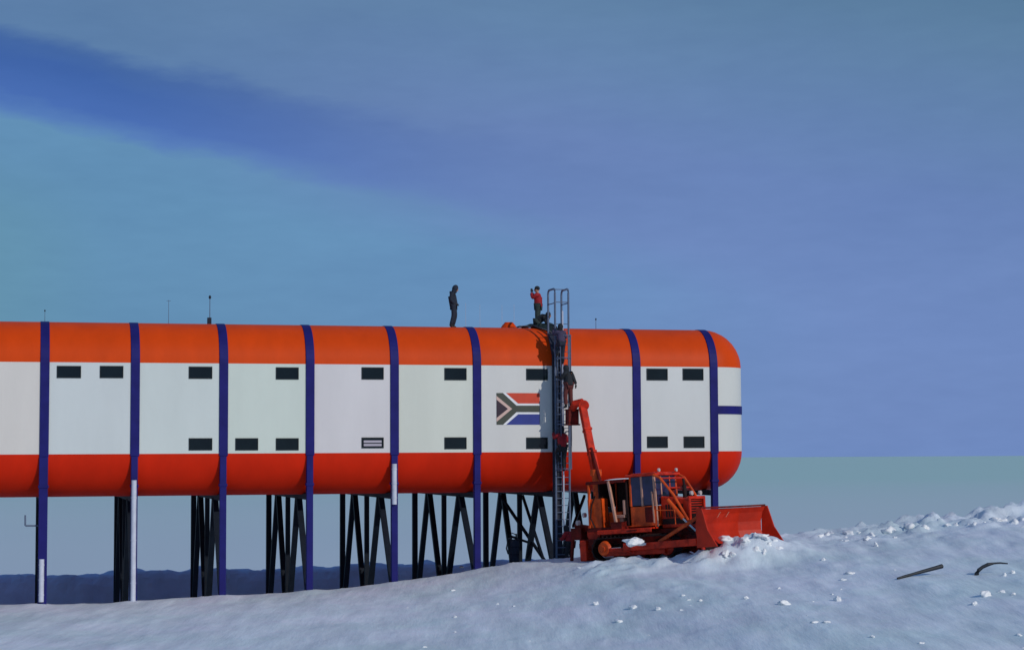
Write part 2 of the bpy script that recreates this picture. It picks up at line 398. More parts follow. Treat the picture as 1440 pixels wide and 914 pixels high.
# windows
wins = [(97,523,34,17),(157,523,33,17),(282,524,33,17),(404,525,32,17),(524,525,31,17),(640.5,526,31,17),(755,526.5,30,16),(924,526.5,29.5,16.5),(974.5,526.5,29,16.5),
        (282,624.5,33,17),(347,624.5,32,17),(404,624.5,32,17),(524,622.5,31,15),(640.5,623,31,16.5),(755,623,30,16),(924.5,621.5,29,16),(976,621.5,29,16)]
for i, (px, py, w, h) in enumerate(wins):
    p = P(px, py, 0); k = (P(px+w/2, py, 0)-P(px-w/2, py, 0)).x; hh = (P(px, py-h/2, 0)-P(px, py+h/2, 0)).z
    mb = MB(); t = .035
    for dz in (-1, 1): mb.box((p.x, -.006, p.z+dz*(hh/2-t/2)), (k, .05, t))
    for dx in (-1, 1): mb.box((p.x+dx*(k/2-t/2), -.006, p.z), (t, .05, hh-2*t))
    wf = mb.build('window', M['frame'], st)
    mb = MB(); mb.box((p.x, .012, p.z), (k-2*t, .04, hh-2*t))
    if i == 12:
        tag(wf, 'lower window closed by a pale grey blind'); mb.build('pane', M['glass'], wf)
        mb = MB()
        mb.box((p.x, -.012, p.z+hh*.12), (k-.18, .012, hh*.22)); mb.box((p.x, -.012, p.z-hh*.2), (k-.18, .012, hh*.22)); mb.build('blind', M['blind'], wf)
    else:
        mb.build('pane', M['glass'], wf)

# flag emblem on the wall
fa = P(698, 552.5, 0); fb = P(759, 597, 0)
fx0, fz1 = fa.x, fa.z; fw, fh = fb.x-fa.x, fa.z-fb.z
fl = MB(); yy = [-.012]
def fpoly(pts, mi, lay):
    fl.cur = mi; fl.prism([(fx0+u*fw, -.004*lay-.004, fz1-fh+v*fh) for u, v in pts], (0, -.0035, 0))
fpoly([(0, 0), (1, 0), (1, 1), (0, 1)], 3, 1)
fpoly([(.22, 1), (1, 1), (1, .67), (.5, .67)], 1, 2)
fpoly([(.22, 0), (.5, .33), (1, .33), (1, 0)], 2, 2)
fpoly([(0, 1), (.15, 1), (.46, .605), (1, .605), (1, .395), (.46, .395), (.15, 0), (0, 0), (0, .09), (.36, .5), (0, .91)], 0, 2)
fpoly([(0, .91), (0, .79), (.265, .5), (0, .21), (0, .09), (.36, .5)], 4, 2)
fpoly([(0, .79), (.265, .5), (0, .21)], 5, 2)
fl.build('flag_panel', [M['flaggreen'], M['flagred'], M['flagblue'], M['flagwhite'], M['flaggold'], M['flagblack']], st)

# blue bar round the end of the body
z1 = P(1025, 570.5, 0).z; z0 = P(1025, 582, 0).z; o = .03
plan = [(8*S+.186, -o)] + [(XA+(RR+o)*math.sin(t), RR-(RR+o)*math.cos(t)) for t in [i*pi/2/12 for i in range(13)]] + [(XE+o, DEP-RR)]
plan_i = [(8*S+.186, .02)] + [(XA+(RR-.02)*math.sin(t), RR-(RR-.02)*math.cos(t)) for t in [i*pi/2/12 for i in range(13)]] + [(XE-.02, DEP-RR)]
mb = MB(); n = len(plan); vs = [(x, y, z1) for x, y in plan]+[(x, y, z0) for x, y in plan]+[(x, y, z1) for x, y in plan_i]+[(x, y, z0) for x, y in plan_i]
fs = []
for i in range(n-1): fs += [(i, i+1, n+i+1, n+i), (i, 2*n+i, 2*n+i+1, i+1), (n+i, n+i+1, 3*n+i+1, 3*n+i)]
mb.add(vs, fs); mb.build('end_stripe', M['blue'], st)

# roof vent, drip cap, hatch
vp = P(715.5, 459, 2.6); mb = MB(); z = ZT-.02
mb.tube((vp.x, 2.6, z), (vp.x, 2.6, z+.22), .42, 20, .27); mb.tube((vp.x, 2.6, z+.22), (vp.x, 2.6, z+.32), .26, 20, .18)
mb.tube((vp.x, 2.6, z-.0), (vp.x, 2.6, z+.04), .46, 20)
mb.build('roof_vent', M['orange'], st)

# thin masts on the roof
def mast(px, py0, py1, r, label, knob=0, base=0, Y=3.0, mt='galv', cat='mast', name='roof_mast', cross=0):
    p = P(px, py0, Y); loc = Vector((p.x, Y, ZT)); top = P(px, py1, Y).z-ZT
    e = empty(name, loc); tag(e, label, cat)
    mb = MB(); mb.tube((0, 0, 0), (0, 0, top), r, 8, r*.7); mb.build('pole', M[mt], e)
    mb = MB(); mb.box((0, 0, .03), (.22, .22, .06)); mb.build('base_plate', M[mt], e)
    if base: mb = MB(); mb.box((-.02, 0, .06+base/2), (.17, .17, base)); mb.build('control_box', M['clothdark'], e, bevel=.01)
    if knob: mb = MB(); mb.ell((0, 0, top), (knob, knob, knob*1.5), 10, 8); mb.build('antenna_tip', M['clothdark'], e, smooth=True)
    if cross: mb = MB(); mb.tube((-cross, 0, top-.04), (cross, 0, top-.04), r*.8, 6); mb.build('crossbar', M[mt], e)
    return e
mast(295, 454, 418, .02, 'thin antenna mast with dark tip and dark box at its foot on the roof', knob=.055, base=.30)
mast(237, 453, 422, .011, 'faint thin mast with a short crossbar, left of the dark tipped antenna', cross=.09)
mast(63, 452, 437, .011, 'faint short mast above the leftmost blue rib', knob=.03)
mast(838, 461, 449, .015, 'short stub pole on the roof right of the ladder', knob=.035)
for px, py, lab in ((655, 426, 'thin roof post just right of the dark hooded person'), (675, 428, 'thin roof post above the blue rib between hooded person and vent'), (706, 429, 'thin roof post just left of the orange roof vent'), (723, 428, 'thin roof post just right of the orange roof vent')):
    mast(px, 459, py, .008, lab, mt='lightrail', Y=6.0, cat='post', name='roof_post')

# ------------------------------------------------------------------ ladder
LY = -.45
lb = P(793, 782, LY); lz0 = tz(lb.x, LY)-.1
lad = empty('access_ladder', (lb.x, LY, lz0)); tag(lad, 'tall caged steel ladder with arched handrails, from the snow to the roof', 'ladder')
xl, xr = P(781.5, 600, LY).x, P(800.5, 600, LY).x; zt = P(790, 406, LY).z
for x in (xl, xr):
    mb = MB(); curve = RR-.62
    yb = .62; zr = ZU+math.sqrt(RR**2-(RR-yb)**2)
    pts = [(x, LY, lz0), (x, LY, zt-.18)] + [(x, LY+.18-.18*math.cos(t), zt-.18+.18*math.sin(t)) for t in (.5, 1.0, 1.57)] + [(x, yb-.18, zt)] + [(x, yb-.18+.18*math.sin(t), zt-.18+.18*math.cos(t)) for t in (.5, 1.0, 1.57)] + [(x, yb, zr)]
    mb.path(pts, .045, 8); mb.build('stile', M['galv'], lad, world=True)
    mb = MB(); mb.tube((x, LY+.02, zt-.62), (x, yb-.02, zt-.62), .022); mb.build('handrail_bar', M['galv'], lad, world=True)
zc_ = P(790, 425, LY).z
for zz_, yy_ in ((zc_, LY), (zc_+.55, LY)):
    mb = MB(); mb.tube((xl, yy_, zz_), (xr, yy_, zz_), .02); mb.build('handrail_bar', M['galv'], lad, world=True)
z = lz0+.4; mb = MB()
k = 0
while z < ZT+.2:
    mb = MB(); mb.tube((xl+.03, LY, z), (xr-.03, LY, z), .018, 6); mb.build('rung', M['galv'], lad, world=True); z += .3
mb = MB(); mb.tube(((xl+xr)/2+.02, LY-.05, lz0+1.6), ((xl+xr)/2+.02, LY-.05, ZT+.6), .035, 8); mb.build('safety_rail', M['lightrail'], lad, world=True)
xm = (xl+xr)/2; rc = .34
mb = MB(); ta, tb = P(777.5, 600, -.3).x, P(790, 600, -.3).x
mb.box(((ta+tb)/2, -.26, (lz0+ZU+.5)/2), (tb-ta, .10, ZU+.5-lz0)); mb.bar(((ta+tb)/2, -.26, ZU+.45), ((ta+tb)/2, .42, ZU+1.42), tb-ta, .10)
mb.build('shade_strip', M['shadestrip'], lad, world=True)  # added dark strip, stands in for cage and shadow over the rib
def cage_pt(a, z): return (xm+rc*1.0*math.sin(a)*.86, LY-.10-rc*(1+math.cos(a))*.9*.95+.05, z)
zz = 5.0
while zz < 11.0:
    mb = MB(); mb.path([(xl, LY, zz)]+[cage_pt(a, zz) for a in np.linspace(-2.3, 2.3, 14)]+[(xr, LY, zz)], .022, 6); mb.build('cage_hoop', M['galv'], lad, world=True); zz += .95
for a in (-1.7, -.85, 0.35, 1.0, 1.8):
    mb = MB(); mb.tube(cage_pt(a, 5.0), cage_pt(a, 10.75), .018, 6); mb.build('cage_bar', M['galv'], lad, world=True)
for z in (4.4, 6.6, 8.8):
    mb = MB(); mb.bar((xl, LY, z), (xl, -.02, z), .05); mb.bar((xr, LY, z), (xr, -.02 if z > 5 else .02, z), .05); mb.build('wall_bracket', M['galv'], lad, world=True)

# ------------------------------------------------------------------ people
def skinmesh(pts, edges, radii, sub=2):
    me = bpy.data.meshes.new('tmp'); me.from_pydata([tuple(p) for p in pts], edges, [])
    ob = bpy.data.objects.new('tmp', me); C.objects.link(ob)
    ob.modifiers.new('s', 'SKIN'); sk = me.skin_vertices[0].data
    for i, r in enumerate(radii): sk[i].radius = (r, r) if not isinstance(r, tuple) else r; sk[i].use_root = (i == 0)
    sb = ob.modifiers.new('u', 'SUBSURF'); sb.levels = sub; sb.render_levels = sub
    bpy.context.view_layer.update(); dg = bpy.context.evaluated_depsgraph_get()
    ev = ob.evaluated_get(dg); out = bpy.data.meshes.new_from_object(ev)
    vs = [v.co.copy() for v in out.vertices]; fs = [tuple(p.vertices) for p in out.polygons]
    bpy.data.objects.remove(ob); bpy.data.meshes.remove(me); bpy.data.meshes.remove(out)
    return vs, fs
BASE = dict(pel=(0,0,.95), spine=(0,0,1.12), chest=(0,0,1.30), neck=(.01,0,1.47), head=(.03,0,1.63),
            shL=(0,.17,1.41), shR=(0,-.17,1.41), elL=(-.03,.25,1.14), elR=(-.03,-.25,1.14), wrL=(.06,.24,.90), wrR=(.06,-.24,.90),
            hiL=(0,.09,.92), hiR=(0,-.09,.92), knL=(.03,.10,.50), knR=(.03,-.10,.50), anL=(-.01,.11,.09), anR=(-.01,-.11,.09),
            look=(1,0,0), handL=(.2,0,-1), handR=(.2,0,-1))
def person(loc, rotz, pose, jacket, trousers, hood, label, hat='hood', scale=1., group=None, face=True):
    J = dict(BASE); J.update(pose); J = {k: Vector(v) for k, v in J.items()}
    root = empty('person', loc, (0, 0, rotz)); root.scale = (scale,)*3; tag(root, label, 'person', group)
    lk = J['look'].normalized(); side = Vector((0, 0, 1)).cross(lk).normalized(); upv = lk.cross(side)
    rot = Matrix((lk, side, upv)).transposed()
    names = ['pel','spine','chest','neck','shL','elL','wrL','shR','elR','wrR','hiL','knL','anL','hiR','knR','anR']
    ix = {n: i for i, n in enumerate(names)}
    E_ = [('pel','spine'),('spine','chest'),('chest','neck'),('chest','shL'),('shL','elL'),('elL','wrL'),('chest','shR'),('shR','elR'),('elR','wrR'),('pel','hiL'),('hiL','knL'),('knL','anL'),('pel','hiR'),('hiR','knR'),('knR','anR')]
    rad = dict(pel=.11,spine=.11,chest=.10,neck=.05,shL=.045,elL=.036,wrL=.027,shR=.045,elR=.036,wrR=.027,hiL=.085,knL=.058,anL=.038,hiR=.085,knR=.058,anR=.038)
    pts = [J[n] for n in names]; rr = [rad[n] for n in names]; ed = [(ix[a], ix[b]) for a, b in E_]
    pts.append(J['head']-upv*.05); rr.append(.075); ed.append((ix['neck'], len(pts)-1))
    mb = MB(); mb.add(*skinmesh(pts, ed, rr))
    mb.ell(J['head'], (.098, .08, .125), 16, 12, rot)                     # skull
    mb.ell(J['head']+lk*.10-upv*.02, (.022, .014, .03), 8, 6, rot)         # nose
    mb.ell(J['head']+lk*.075-upv*.07, (.022, .035, .012), 8, 6, rot)       # mouth
    for s in (-1, 1): mb.ell(J['head']+side*s*.08, (.02, .012, .032), 8, 6, rot)
    mb.cur = 1
    for s in (-1, 1): mb.ell(J['head']+lk*.088+side*s*.032+upv*.015, (.012, .014, .009), 8, 6, rot)
    mb.build('body', [M['skin'], M['eye']], root, smooth=True)
    # jacket
    nm = ['spine','pel','chest','shL','elL','wrL','shR','elR','wrR']; ii = {n: i for i, n in enumerate(nm)}
    p2 = [J[n] for n in nm]; p2[1] = J['pel']+(J['pel']-J['spine'])*.35
    p2.append(J['chest']+(J['neck']-J['chest'])*.85); 
    p2.append(J['shL']*.5+J['chest']*.5+Vector((0,0,.03))); p2.append(J['shR']*.5+J['chest']*.5+Vector((0,0,.03)))
    r2 = [.185, .19, .18, .10, .082, .062, .10, .082, .062, .09, .125, .125]
    e2 = [(0,1),(0,2),(2,10),(10,3),(3,4),(4,5),(2,11),(11,6),(6,7),(7,8),(2,9)]
    mb = MB(); mb.add(*skinmesh(p2, e2, r2)); mb.build('jacket', jacket, root, smooth=True)
    # trousers
    nm = ['pel','hiL','knL','anL','hiR','knR','anR']; p3 = [J[n] for n in nm]
    mb = MB(); mb.add(*skinmesh(p3, [(0,1),(1,2),(2,3),(0,4),(4,5),(5,6)], [.15,.12,.092,.08,.12,.092,.08])); mb.build('trousers', trousers, root, smooth=True)
    for s in 'LR':
        a = J['an'+s]; sh = (J['kn'+s]-a).normalized(); f = Vector((1, 0, 0)); f = (f-sh*f.dot(sh)); f = f.normalized() if f.length > .2 else Vector((0,0,-1))
        mb = MB(); mb.add(*skinmesh([a, a+sh*.12, a-sh*.035+f*.03, a-sh*.05+f*.15, a-sh*.045-f*.05], [(0,1),(0,2),(2,3),(0,4)], [.065,.07,.055,.045,.045])); mb.build('boot', M['boot'], root, smooth=True)
        # gloved hand: palm, four unequal fingers, thumb
        w_ = J['wr'+s]; h = J['hand'+s].normalized(); el = (w_-J['el'+s]).normalized()
        sd = h.cross(Vector((0, 1, 0)) if abs(h.y) < .9 else Vector((1, 0, 0))).normalized(); nrm = sd.cross(h)
        pp = [w_, w_+h*.05, w_+h*.09]; ee = [(0,1),(1,2)]; rh = [.032, .038, .036]
        for q, ln in zip((-1.5, -.5, .5, 1.5), (.060, .074, .070, .052)):
            b0 = len(pp); pp += [w_+h*.10+sd*q*.019, w_+h*(.10+ln*.55)+sd*q*.020+nrm*.006, w_+h*(.10+ln*.9)+sd*q*.020+nrm*.028]
            ee += [(2, b0), (b0, b0+1), (b0+1, b0+2)]; rh += [.0105, .010, .009]
        b0 = len(pp); pp += [w_+h*.045+sd*.04, w_+h*.085+sd*.065+nrm*.015]; ee += [(1, b0), (b0, b0+1)]; rh += [.013, .0105]
        mb = MB(); mb.add(*skinmesh(pp, ee, rh, 1)); mb.build('glove', M['boot'], root, smooth=True)
    # hood / hat
    mb = MB(); hd = J['head']
    if hat == 'hood':
        mb.ell(hd-lk*.035+upv*.012, (.125, .12, .155), 16, 12, rot)
        mb.ell(hd-upv*.11-lk*.02, (.115, .12, .08), 14, 8, rot)
    else:
        mb.ell(hd-lk*.02+upv*.055, (.115, .105, .10), 16, 12, rot)
        mb.tube(hd+upv*.03-lk*.02, hd+upv*.07-lk*.02, .112, 16)
    mb.build('hood' if hat == 'hood' else 'hat', hood, root, smooth=True)
    return root
IMR = -YAW                                     # heading of image-right
CDK, CBK = M['clothdark'], M['clothblack']
# 1 hooded dark figure, standing, head bent, side on
p = P(637, 458.5, 2.4)
person((p.x, 2.4, ZT+.02), IMR, dict(pel=(.03,0,.92), spine=(-.01,0,1.10), chest=(-.03,0,1.28), neck=(.04,0,1.46), head=(.12,0,1.58), look=(1,0,-.45),
       shL=(-.02,.16,1.39), shR=(-.02,-.16,1.39), elL=(-.07,.21,1.12), elR=(-.09,-.21,1.12), wrL=(.09,.17,.98), wrR=(.07,-.17,.97), handL=(.9,-.2,-.3), handR=(.9,.2,-.3),
       hiL=(.03,.09,.89), hiR=(.03,-.09,.89), knL=(.10,.09,.50), knR=(.03,-.09,.49), anL=(.0,.09,.09), anR=(-.08,-.09,.09)),
       CDK, CDK, CDK, 'person in dark hooded clothes standing side-on with bent head, alone on the roof', scale=1.08)
# 2 red jacket, hands up at the face, facing left
p = P(757, 458, 2.4)
person((p.x, 2.4, ZT+.02), IMR+pi-.25, dict(head=(.06,0,1.62), elL=(.20,.20,1.25), elR=(.22,-.20,1.27), wrL=(.27,.09,1.50), wrR=(.28,-.08,1.52), handL=(.0,-.2,1), handR=(.0,.2,1), look=(1,0,.05),
       shL=(.02,.17,1.41), shR=(.02,-.17,1.41)),
       M['clothred'], M['clothgreen'], CBK, 'person in a red jacket standing on the roof with both hands raised to the face', hat='hat', scale=1.08)
# 3 kneeling dark figure at roof edge
p = P(768, 462, 1.5)
person((p.x-.15, 1.75, ZT-.02), IMR-.15, dict(pel=(-.18,0,.34), spine=(-.06,0,.44), chest=(.08,0,.50), neck=(.21,0,.53), head=(.33,0,.58), look=(1,0,-.3),
       shL=(.14,.16,.50), shR=(.14,-.16,.50), elL=(.24,.20,.28), elR=(.24,-.20,.28), wrL=(.38,.18,.10), wrR=(.38,-.18,.08), handL=(1,0,-.2), handR=(1,0,-.2),
       hiL=(-.20,.10,.32), hiR=(-.20,-.10,.32), knL=(.05,.12,.08), knR=(.05,-.12,.08), anL=(-.38,.12,.07), anR=(-.38,-.12,.07)),
       CBK, M['clothgreen'], CBK, 'person in black kneeling on hands and knees at the roof edge by the ladder', scale=1.0)
CL = dict(pel=(-.12,0,.95), spine=(-.06,0,1.12), chest=(0,0,1.28), neck=(.04,0,1.45), head=(.07,0,1.60), look=(1,0,.1),
     shL=(.02,.17,1.38), shR=(.02,-.17,1.38), elL=(.15,.26,1.28), elR=(.14,-.26,1.12), wrL=(.33,.24,1.50), wrR=(.34,-.23,1.25), handL=(.4,-.1,1), handR=(.4,.1,1),
     hiL=(-.12,.09,.92), hiR=(-.12,-.09,.92), knL=(.20,.13,.78), knR=(.07,-.10,.50), anL=(.12,.12,.42), anR=(.06,-.11,.10))
p = P(789, 512, LY-.45); person((p.x, LY-.42, p.z), pi/2, CL, M['clothpurple'], CDK, CBK, 'person in mauve-grey jacket climbing the last rungs at the top of the ladder', scale=1.0)
p = P(790.5, 663, LY-.45); person((p.x, LY-.42, p.z), pi/2, CL, M['clothred'], CBK, CDK, 'person in a dull red jacket and black trousers climbing the ladder below the crane tip', scale=1.12)
# foot of the ladder
g0 = P(801, 781, -1.3)
person((g0.x, -1.3, tz(g0.x, -1.3)-.02), IMR+pi*.75, dict(pel=(-.06,0,.82), spine=(-.02,0,.98), chest=(.05,0,1.15), neck=(.13,0,1.29), head=(.20,0,1.40), look=(1,0,-.35),
       shL=(.08,.17,1.24), shR=(.08,-.17,1.24), elL=(.15,.23,1.0), elR=(.15,-.23,1.0), wrL=(.34,.18,1.02), wrR=(.34,-.16,1.0), handL=(1,0,0), handR=(1,0,0),
       hiL=(-.06,.10,.80), hiR=(-.06,-.10,.80), knL=(.06,.12,.45), knR=(.06,-.12,.45), anL=(-.05,.14,.09), anR=(-.05,-.14,.09)),
       M['clothred'], CBK, CBK, 'person in a red jacket and black trousers standing stooped at the foot of the ladder', scale=1.05)

# ------------------------------------------------------------------ bulldozer with crane
TH = R(40)
dr = Vector((math.cos(YAW), -math.sin(YAW), 0)); dd = Vector((math.sin(YAW), math.cos(YAW), 0))
h = dr*math.cos(TH)-dd*math.sin(TH); hz = math.atan2(h.y, h.x)
DY = -6.0; dc = P(915, 774, DY)
doz = empty('bulldozer', (dc.x, DY, dc.z-.16), (0, -R(4), hz))
tag(doz, 'red tracked bulldozer with raised crane boom and wide front blade, beside the station', 'bulldozer')
def seg(name, mt, parent, fn, bevel=.02, smooth=False, world=False):
    mb = MB(); fn(mb); return mb.build(name, M[mt], parent, bevel=bevel, smooth=smooth, world=world)
def racetrack(x0, x1, z0, r, n=10):
    pts = []
    for i in range(n+1): a = -pi/2+pi*i/n; pts.append((x1+r*math.cos(a), z0+r+r*math.sin(a)))
    for i in range(n+1): a = pi/2+pi*i/n; pts.append((x0+r*math.cos(a), z0+r+r*math.sin(a)))
    return pts
for s in (-1, 1):
    yc = s*1.0; wd = .5
    pts = racetrack(-1.55, 1.65, -.12, .44)
    # resample evenly for the pads
    P2 = [Vector((a, 0, b)) for a, b in pts]+[Vector((pts[0][0], 0, pts[0][1]))]
    L = [0]
    for a, b in zip(P2, P2[1:]): L.append(L[-1]+(b-a).length)
    def belt(mb):
        N_ = 44
        for i in range(N_):
            t = (i+.5)/N_*L[-1]; k = max(j for j in range(len(L)) if L[j] <= t); k = min(k, len(P2)-2)
            q = P2[k].lerp(P2[k+1], (t-L[k])/(L[k+1]-L[k])); d = (P2[k+1]-P2[k]).normalized(); a = Vector((0, 1, 0)); b = a.cross(d)
            rot = Matrix((d, a, b)).transposed()
            mb.box(q+Vector((0, yc, 0)), (L[-1]/N_*.94, wd, .05), rot); mb.box(q+b*.045+Vector((0, yc, 0)), (.03, wd, .07), rot)
    tr = seg('track', 'iron', doz, belt, 0)
    seg('sprocket', 'machine2', tr, lambda mb: (mb.tube((-1.35, yc-.2, .34), (-1.35, yc+.27*(1 if s > 0 else -1), .34), .30, 20), mb.tube((-1.35, yc+s*.22, .34), (-1.35, yc+s*.36, .34), .33, 20, .26), mb.tube((-1.35, yc+s*.36, .34), (-1.35, yc+s*.42, .34), .12, 14)))
    seg('idler', 'machine', tr, lambda mb: (mb.tube((1.65, yc-.2, .32), (1.65, yc+.2, .32), .36, 20), mb.tube((1.65, yc+s*.2, .32), (1.65, yc+s*.29, .32), .12, 14)))
    for x in (-.85, -.4, .05, .5, .95):
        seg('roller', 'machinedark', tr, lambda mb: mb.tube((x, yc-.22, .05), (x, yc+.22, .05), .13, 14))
    seg('track_frame', 'machine', tr, lambda mb: (mb.box((.1, yc+s*.05, .24), (2.7, .48, .22)), mb.box((.2, yc+s*.29, .13), (2.9, .05, .2)), mb.box((.7, yc+s*.02, .42), (1.2, .3, .16)), mb.bar((-1.2, yc+s*.3, .3), (.2, yc+s*.3, .12), .08, .14)))
    seg('fender', 'machine', doz, lambda mb: (mb.box((-.35, s*.98, 1.06), (2.7, .5, .06)), mb.box((-.35, s*1.22, .99), (2.7, .04, .16))))
    # push arm
    seg('push_arm', 'machine', doz, lambda mb: (mb.bar((-.1, s*1.42, .34), (3.35, s*1.5, .42), .16, .28), mb.box((-.1, s*1.36, .34), (.34, .22, .36))))
    seg('tilt_strut', 'machine2', doz, lambda mb: (mb.bar((1.5, s*1.45, .5), (3.35, s*1.4, 1.35), .11, .13),))
    lc = seg('lift_cylinder', 'machine2', doz, lambda mb: mb.tube((1.55, s*.72, 2.15), (2.25, s*.78, 1.35), .09, 12))
    seg('piston_rod', 'chrome', lc, lambda mb: mb.tube((2.25, s*.78, 1.35), (3.1, s*.85, .62), .045, 10), 0)
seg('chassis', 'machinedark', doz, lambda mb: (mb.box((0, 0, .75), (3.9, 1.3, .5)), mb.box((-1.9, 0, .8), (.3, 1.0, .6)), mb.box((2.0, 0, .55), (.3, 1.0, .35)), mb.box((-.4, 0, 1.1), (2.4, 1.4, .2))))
hood = seg('engine_hood', 'machine', doz, lambda mb: (mb.prism([(1.03, -.52, 1.02), (2.3, -.52, .98), (2.36, -.52, 2.12), (1.03, -.52, 2.3)], (0, 1.04, 0)),), .05)
seg('grille', 'iron', hood, lambda mb: [mb.box((2.345, 0, 1.22+.1*i), (.05, .86, .05), Matrix.Rotation(.3, 3, 'Y')) for i in range(9)]+[mb.box((2.315, 0, 1.6), (.03, .9, .95))], 0)
seg('radiator_guard', 'machine', hood, lambda mb: (mb.bar((2.38, -.5, 1.0), (2.42, -.5, 2.2), .1, .12), mb.bar((2.38, .5, 1.0), (2.42, .5, 2.2), .1, .12), mb.bar((2.41, -.55, 2.16), (2.41, .55, 2.16), .1, .12)))
seg('side_louvre', 'iron', hood, lambda mb: [mb.box((1.3+.13*i, -.53, 1.7), (.06, .03, .5)) for i in range(7)]+[mb.box((1.62, -.522, 1.28), (1.1, .02, .22))], 0)
seg('exhaust', 'iron', doz, lambda mb: (mb.tube((1.8, .1, 2.2), (1.8, .1, 2.7), .085, 12), mb.tube((1.8, .1, 2.7), (1.77, .1, 2.95), .05, 12)), 0)
seg('air_cleaner', 'machinedark', doz, lambda mb: (mb.tube((1.4, -.2, 2.2), (1.4, -.2, 2.55), .12, 14), mb.ell((1.4, -.2, 2.57), (.15, .15, .07))), 0)
seg('headlamp', 'lamp', doz, lambda mb: mb.tube((2.36, .3, 2.34), (2.44, .3, 2.34), .09, 14), 0)
seg('headlamp', 'lamp', doz, lambda mb: mb.tube((2.36, -.3, 2.34), (2.44, -.3, 2.34), .09, 14), 0)
# cab
def cabf(mb):
    mb.box((.35, 0, 1.55), (1.3, 1.55, .78)); mb.box((.35, 0, 1.17), (1.45, 1.7, .06))
cab = seg('cab', 'machine2', doz, cabf, .03)
seg('cab_roof', 'machine', cab, lambda mb: (mb.box((.35, 0, 3.18), (1.5, 1.75, .10)), mb.box((.35, 0, 3.25), (1.2, 1.4, .05))), .03)
for (x, y) in ((-.26, -.74), (-.26, .74), (.96, -.74), (.96, .74), (.32, -.74), (.32, .74)):
    seg('cab_pillar', 'cream' if y < 0 and x > 0 else 'machine2', cab, lambda mb: mb.bar((x, y, 1.95), (x*.95, y*.97, 3.15), .1, .1))
seg('cab_pillar', 'cream', cab, lambda mb: mb.bar((.96, -.3, 1.95), (.93, -.3, 3.15), .07))
seg('cab_pillar', 'machine2', cab, lambda mb: mb.bar((.96, .3, 1.95), (.93, .3, 3.15), .07))
seg('window', 'cabglass', cab, lambda mb: (mb.box((.03, -.74, 2.55), (.5, .03, 1.14)), mb.box((.64, -.74, 2.55), (.56, .03, 1.14))), 0)
seg('window', 'cabglass', cab, lambda mb: (mb.box((.03, .74, 2.55), (.5, .03, 1.14)), mb.box((.64, .74, 2.55), (.56, .03, 1.14))), 0)
seg('windscreen', 'cabglass', cab, lambda mb: mb.box((.945, 0, 2.55), (.03, 1.36, 1.14)), 0)
seg('rear_window', 'cabglass', cab, lambda mb: mb.box((-.25, 0, 2.55), (.03, 1.36, 1.14)), 0)
seg('door', 'machinedark', cab, lambda mb: (mb.box((.62, -.785, 1.6), (.36, .03, .6)),), 0)
seg('door_rail', 'cream', cab, lambda mb: (mb.bar((.9, -.84, 1.25), (.86, -.84, 2.5), .05),), 0)
seg('grab_rail', 'cream', doz, lambda mb: (mb.tube((1.15, -.95, 1.1), (1.1, -.9, 2.5), .03), mb.tube((1.1, -.9, 2.5), (.98, -.78, 2.6), .03)), 0)
seg('step', 'iron', doz, lambda mb: (mb.box((.1, -1.33, .75), (.4, .14, .04)), mb.box((.1, -1.33, 1.0), (.4, .14, .04))), 0)
# brush guard sweeping from the cab roof down to the nose
for s in (-1, 1):
    seg('guard_rail', 'machine2', doz, lambda mb: mb.path([(1.0, s*.86, 3.16), (1.3, s*.84, 3.02), (1.85, s*.74, 2.3), (2.5, s*.68, 1.15)], .055, 8), 0)
for x, z in ((1.3, 3.0), (1.62, 2.6)):
    seg('guard_bar', 'machine', doz, lambda mb: mb.tube((x, -.8, z), (x, .8, z), .035), 0)
# rear crane house
ch = seg('crane_house', 'machine2', doz, lambda mb: (mb.box((-2.0, -.68, 1.78), (.7, .5, 1.2)), mb.box((-1.35, .2, 1.5), (.7, 1.2, .6))), .04)
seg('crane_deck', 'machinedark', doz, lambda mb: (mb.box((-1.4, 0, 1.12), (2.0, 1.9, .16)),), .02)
seg('rear_cage_post', 'cream', doz, lambda mb: mb.bar((-.85, -1.0, 1.15), (-1.15, -1.0, 3.05), .11, .11))
seg('rear_cage_post', 'machine2', doz, lambda mb: mb.bar((-2.25, -.95, 1.2), (-2.2, -.95, 3.0), .10, .10))
seg('rear_cage_post', 'machine2', doz, lambda mb: mb.bar((-2.25, .9, 1.2), (-2.2, .9, 3.0), .10, .10))
seg('rear_cage_roof', 'machinedark', doz, lambda mb: (mb.box((-1.35, 0, 3.05), (1.95, 1.95, .07)), mb.bar((-2.32, -.97, 3.0), (-.36, -.97, 3.0), .09), mb.bar((-2.32, .97, 3.0), (-.36, .97, 3.0), .09)), .01)
seg('rear_cage_panel', 'iron', doz, lambda mb: (mb.box((-1.35, .92, 2.1), (1.85, .03, 1.8)), mb.box((-.4, 0, 2.1), (.03, 1.7, 1.75)), mb.box((-1.75, -.35, 2.5), (.05, 1.1, .95))), 0)
seg('operator_seat', 'cream', doz, lambda mb: (mb.box((-.8, -.6, 1.6), (.5, .5, .14)), mb.box((-.56, -.6, 1.95), (.12, .5, .6)), mb.box((-.8, -.6, 1.35), (.2, .3, .4))), .03)
seg('winch', 'machine', doz, lambda mb: (mb.tube((-2.45, -.45, .95), (-2.45, .45, .95), .26, 18), mb.box((-2.4, -.5, .95), (.6, .08, .7)), mb.box((-2.4, .5, .95), (.6, .08, .7)), mb.tube((-2.45, -.56, .95), (-2.45, -.5, .95), .3, 18)))
seg('rear_frame', 'machinedark', doz, lambda mb: (mb.box((-2.3, 0, .55), (.7, 1.5, .4)), mb.bar((-2.5, -.7, .5), (-2.9, -.7, .2), .16), mb.bar((-2.5, .7, .5), (-2.9, .7, .2), .16)))
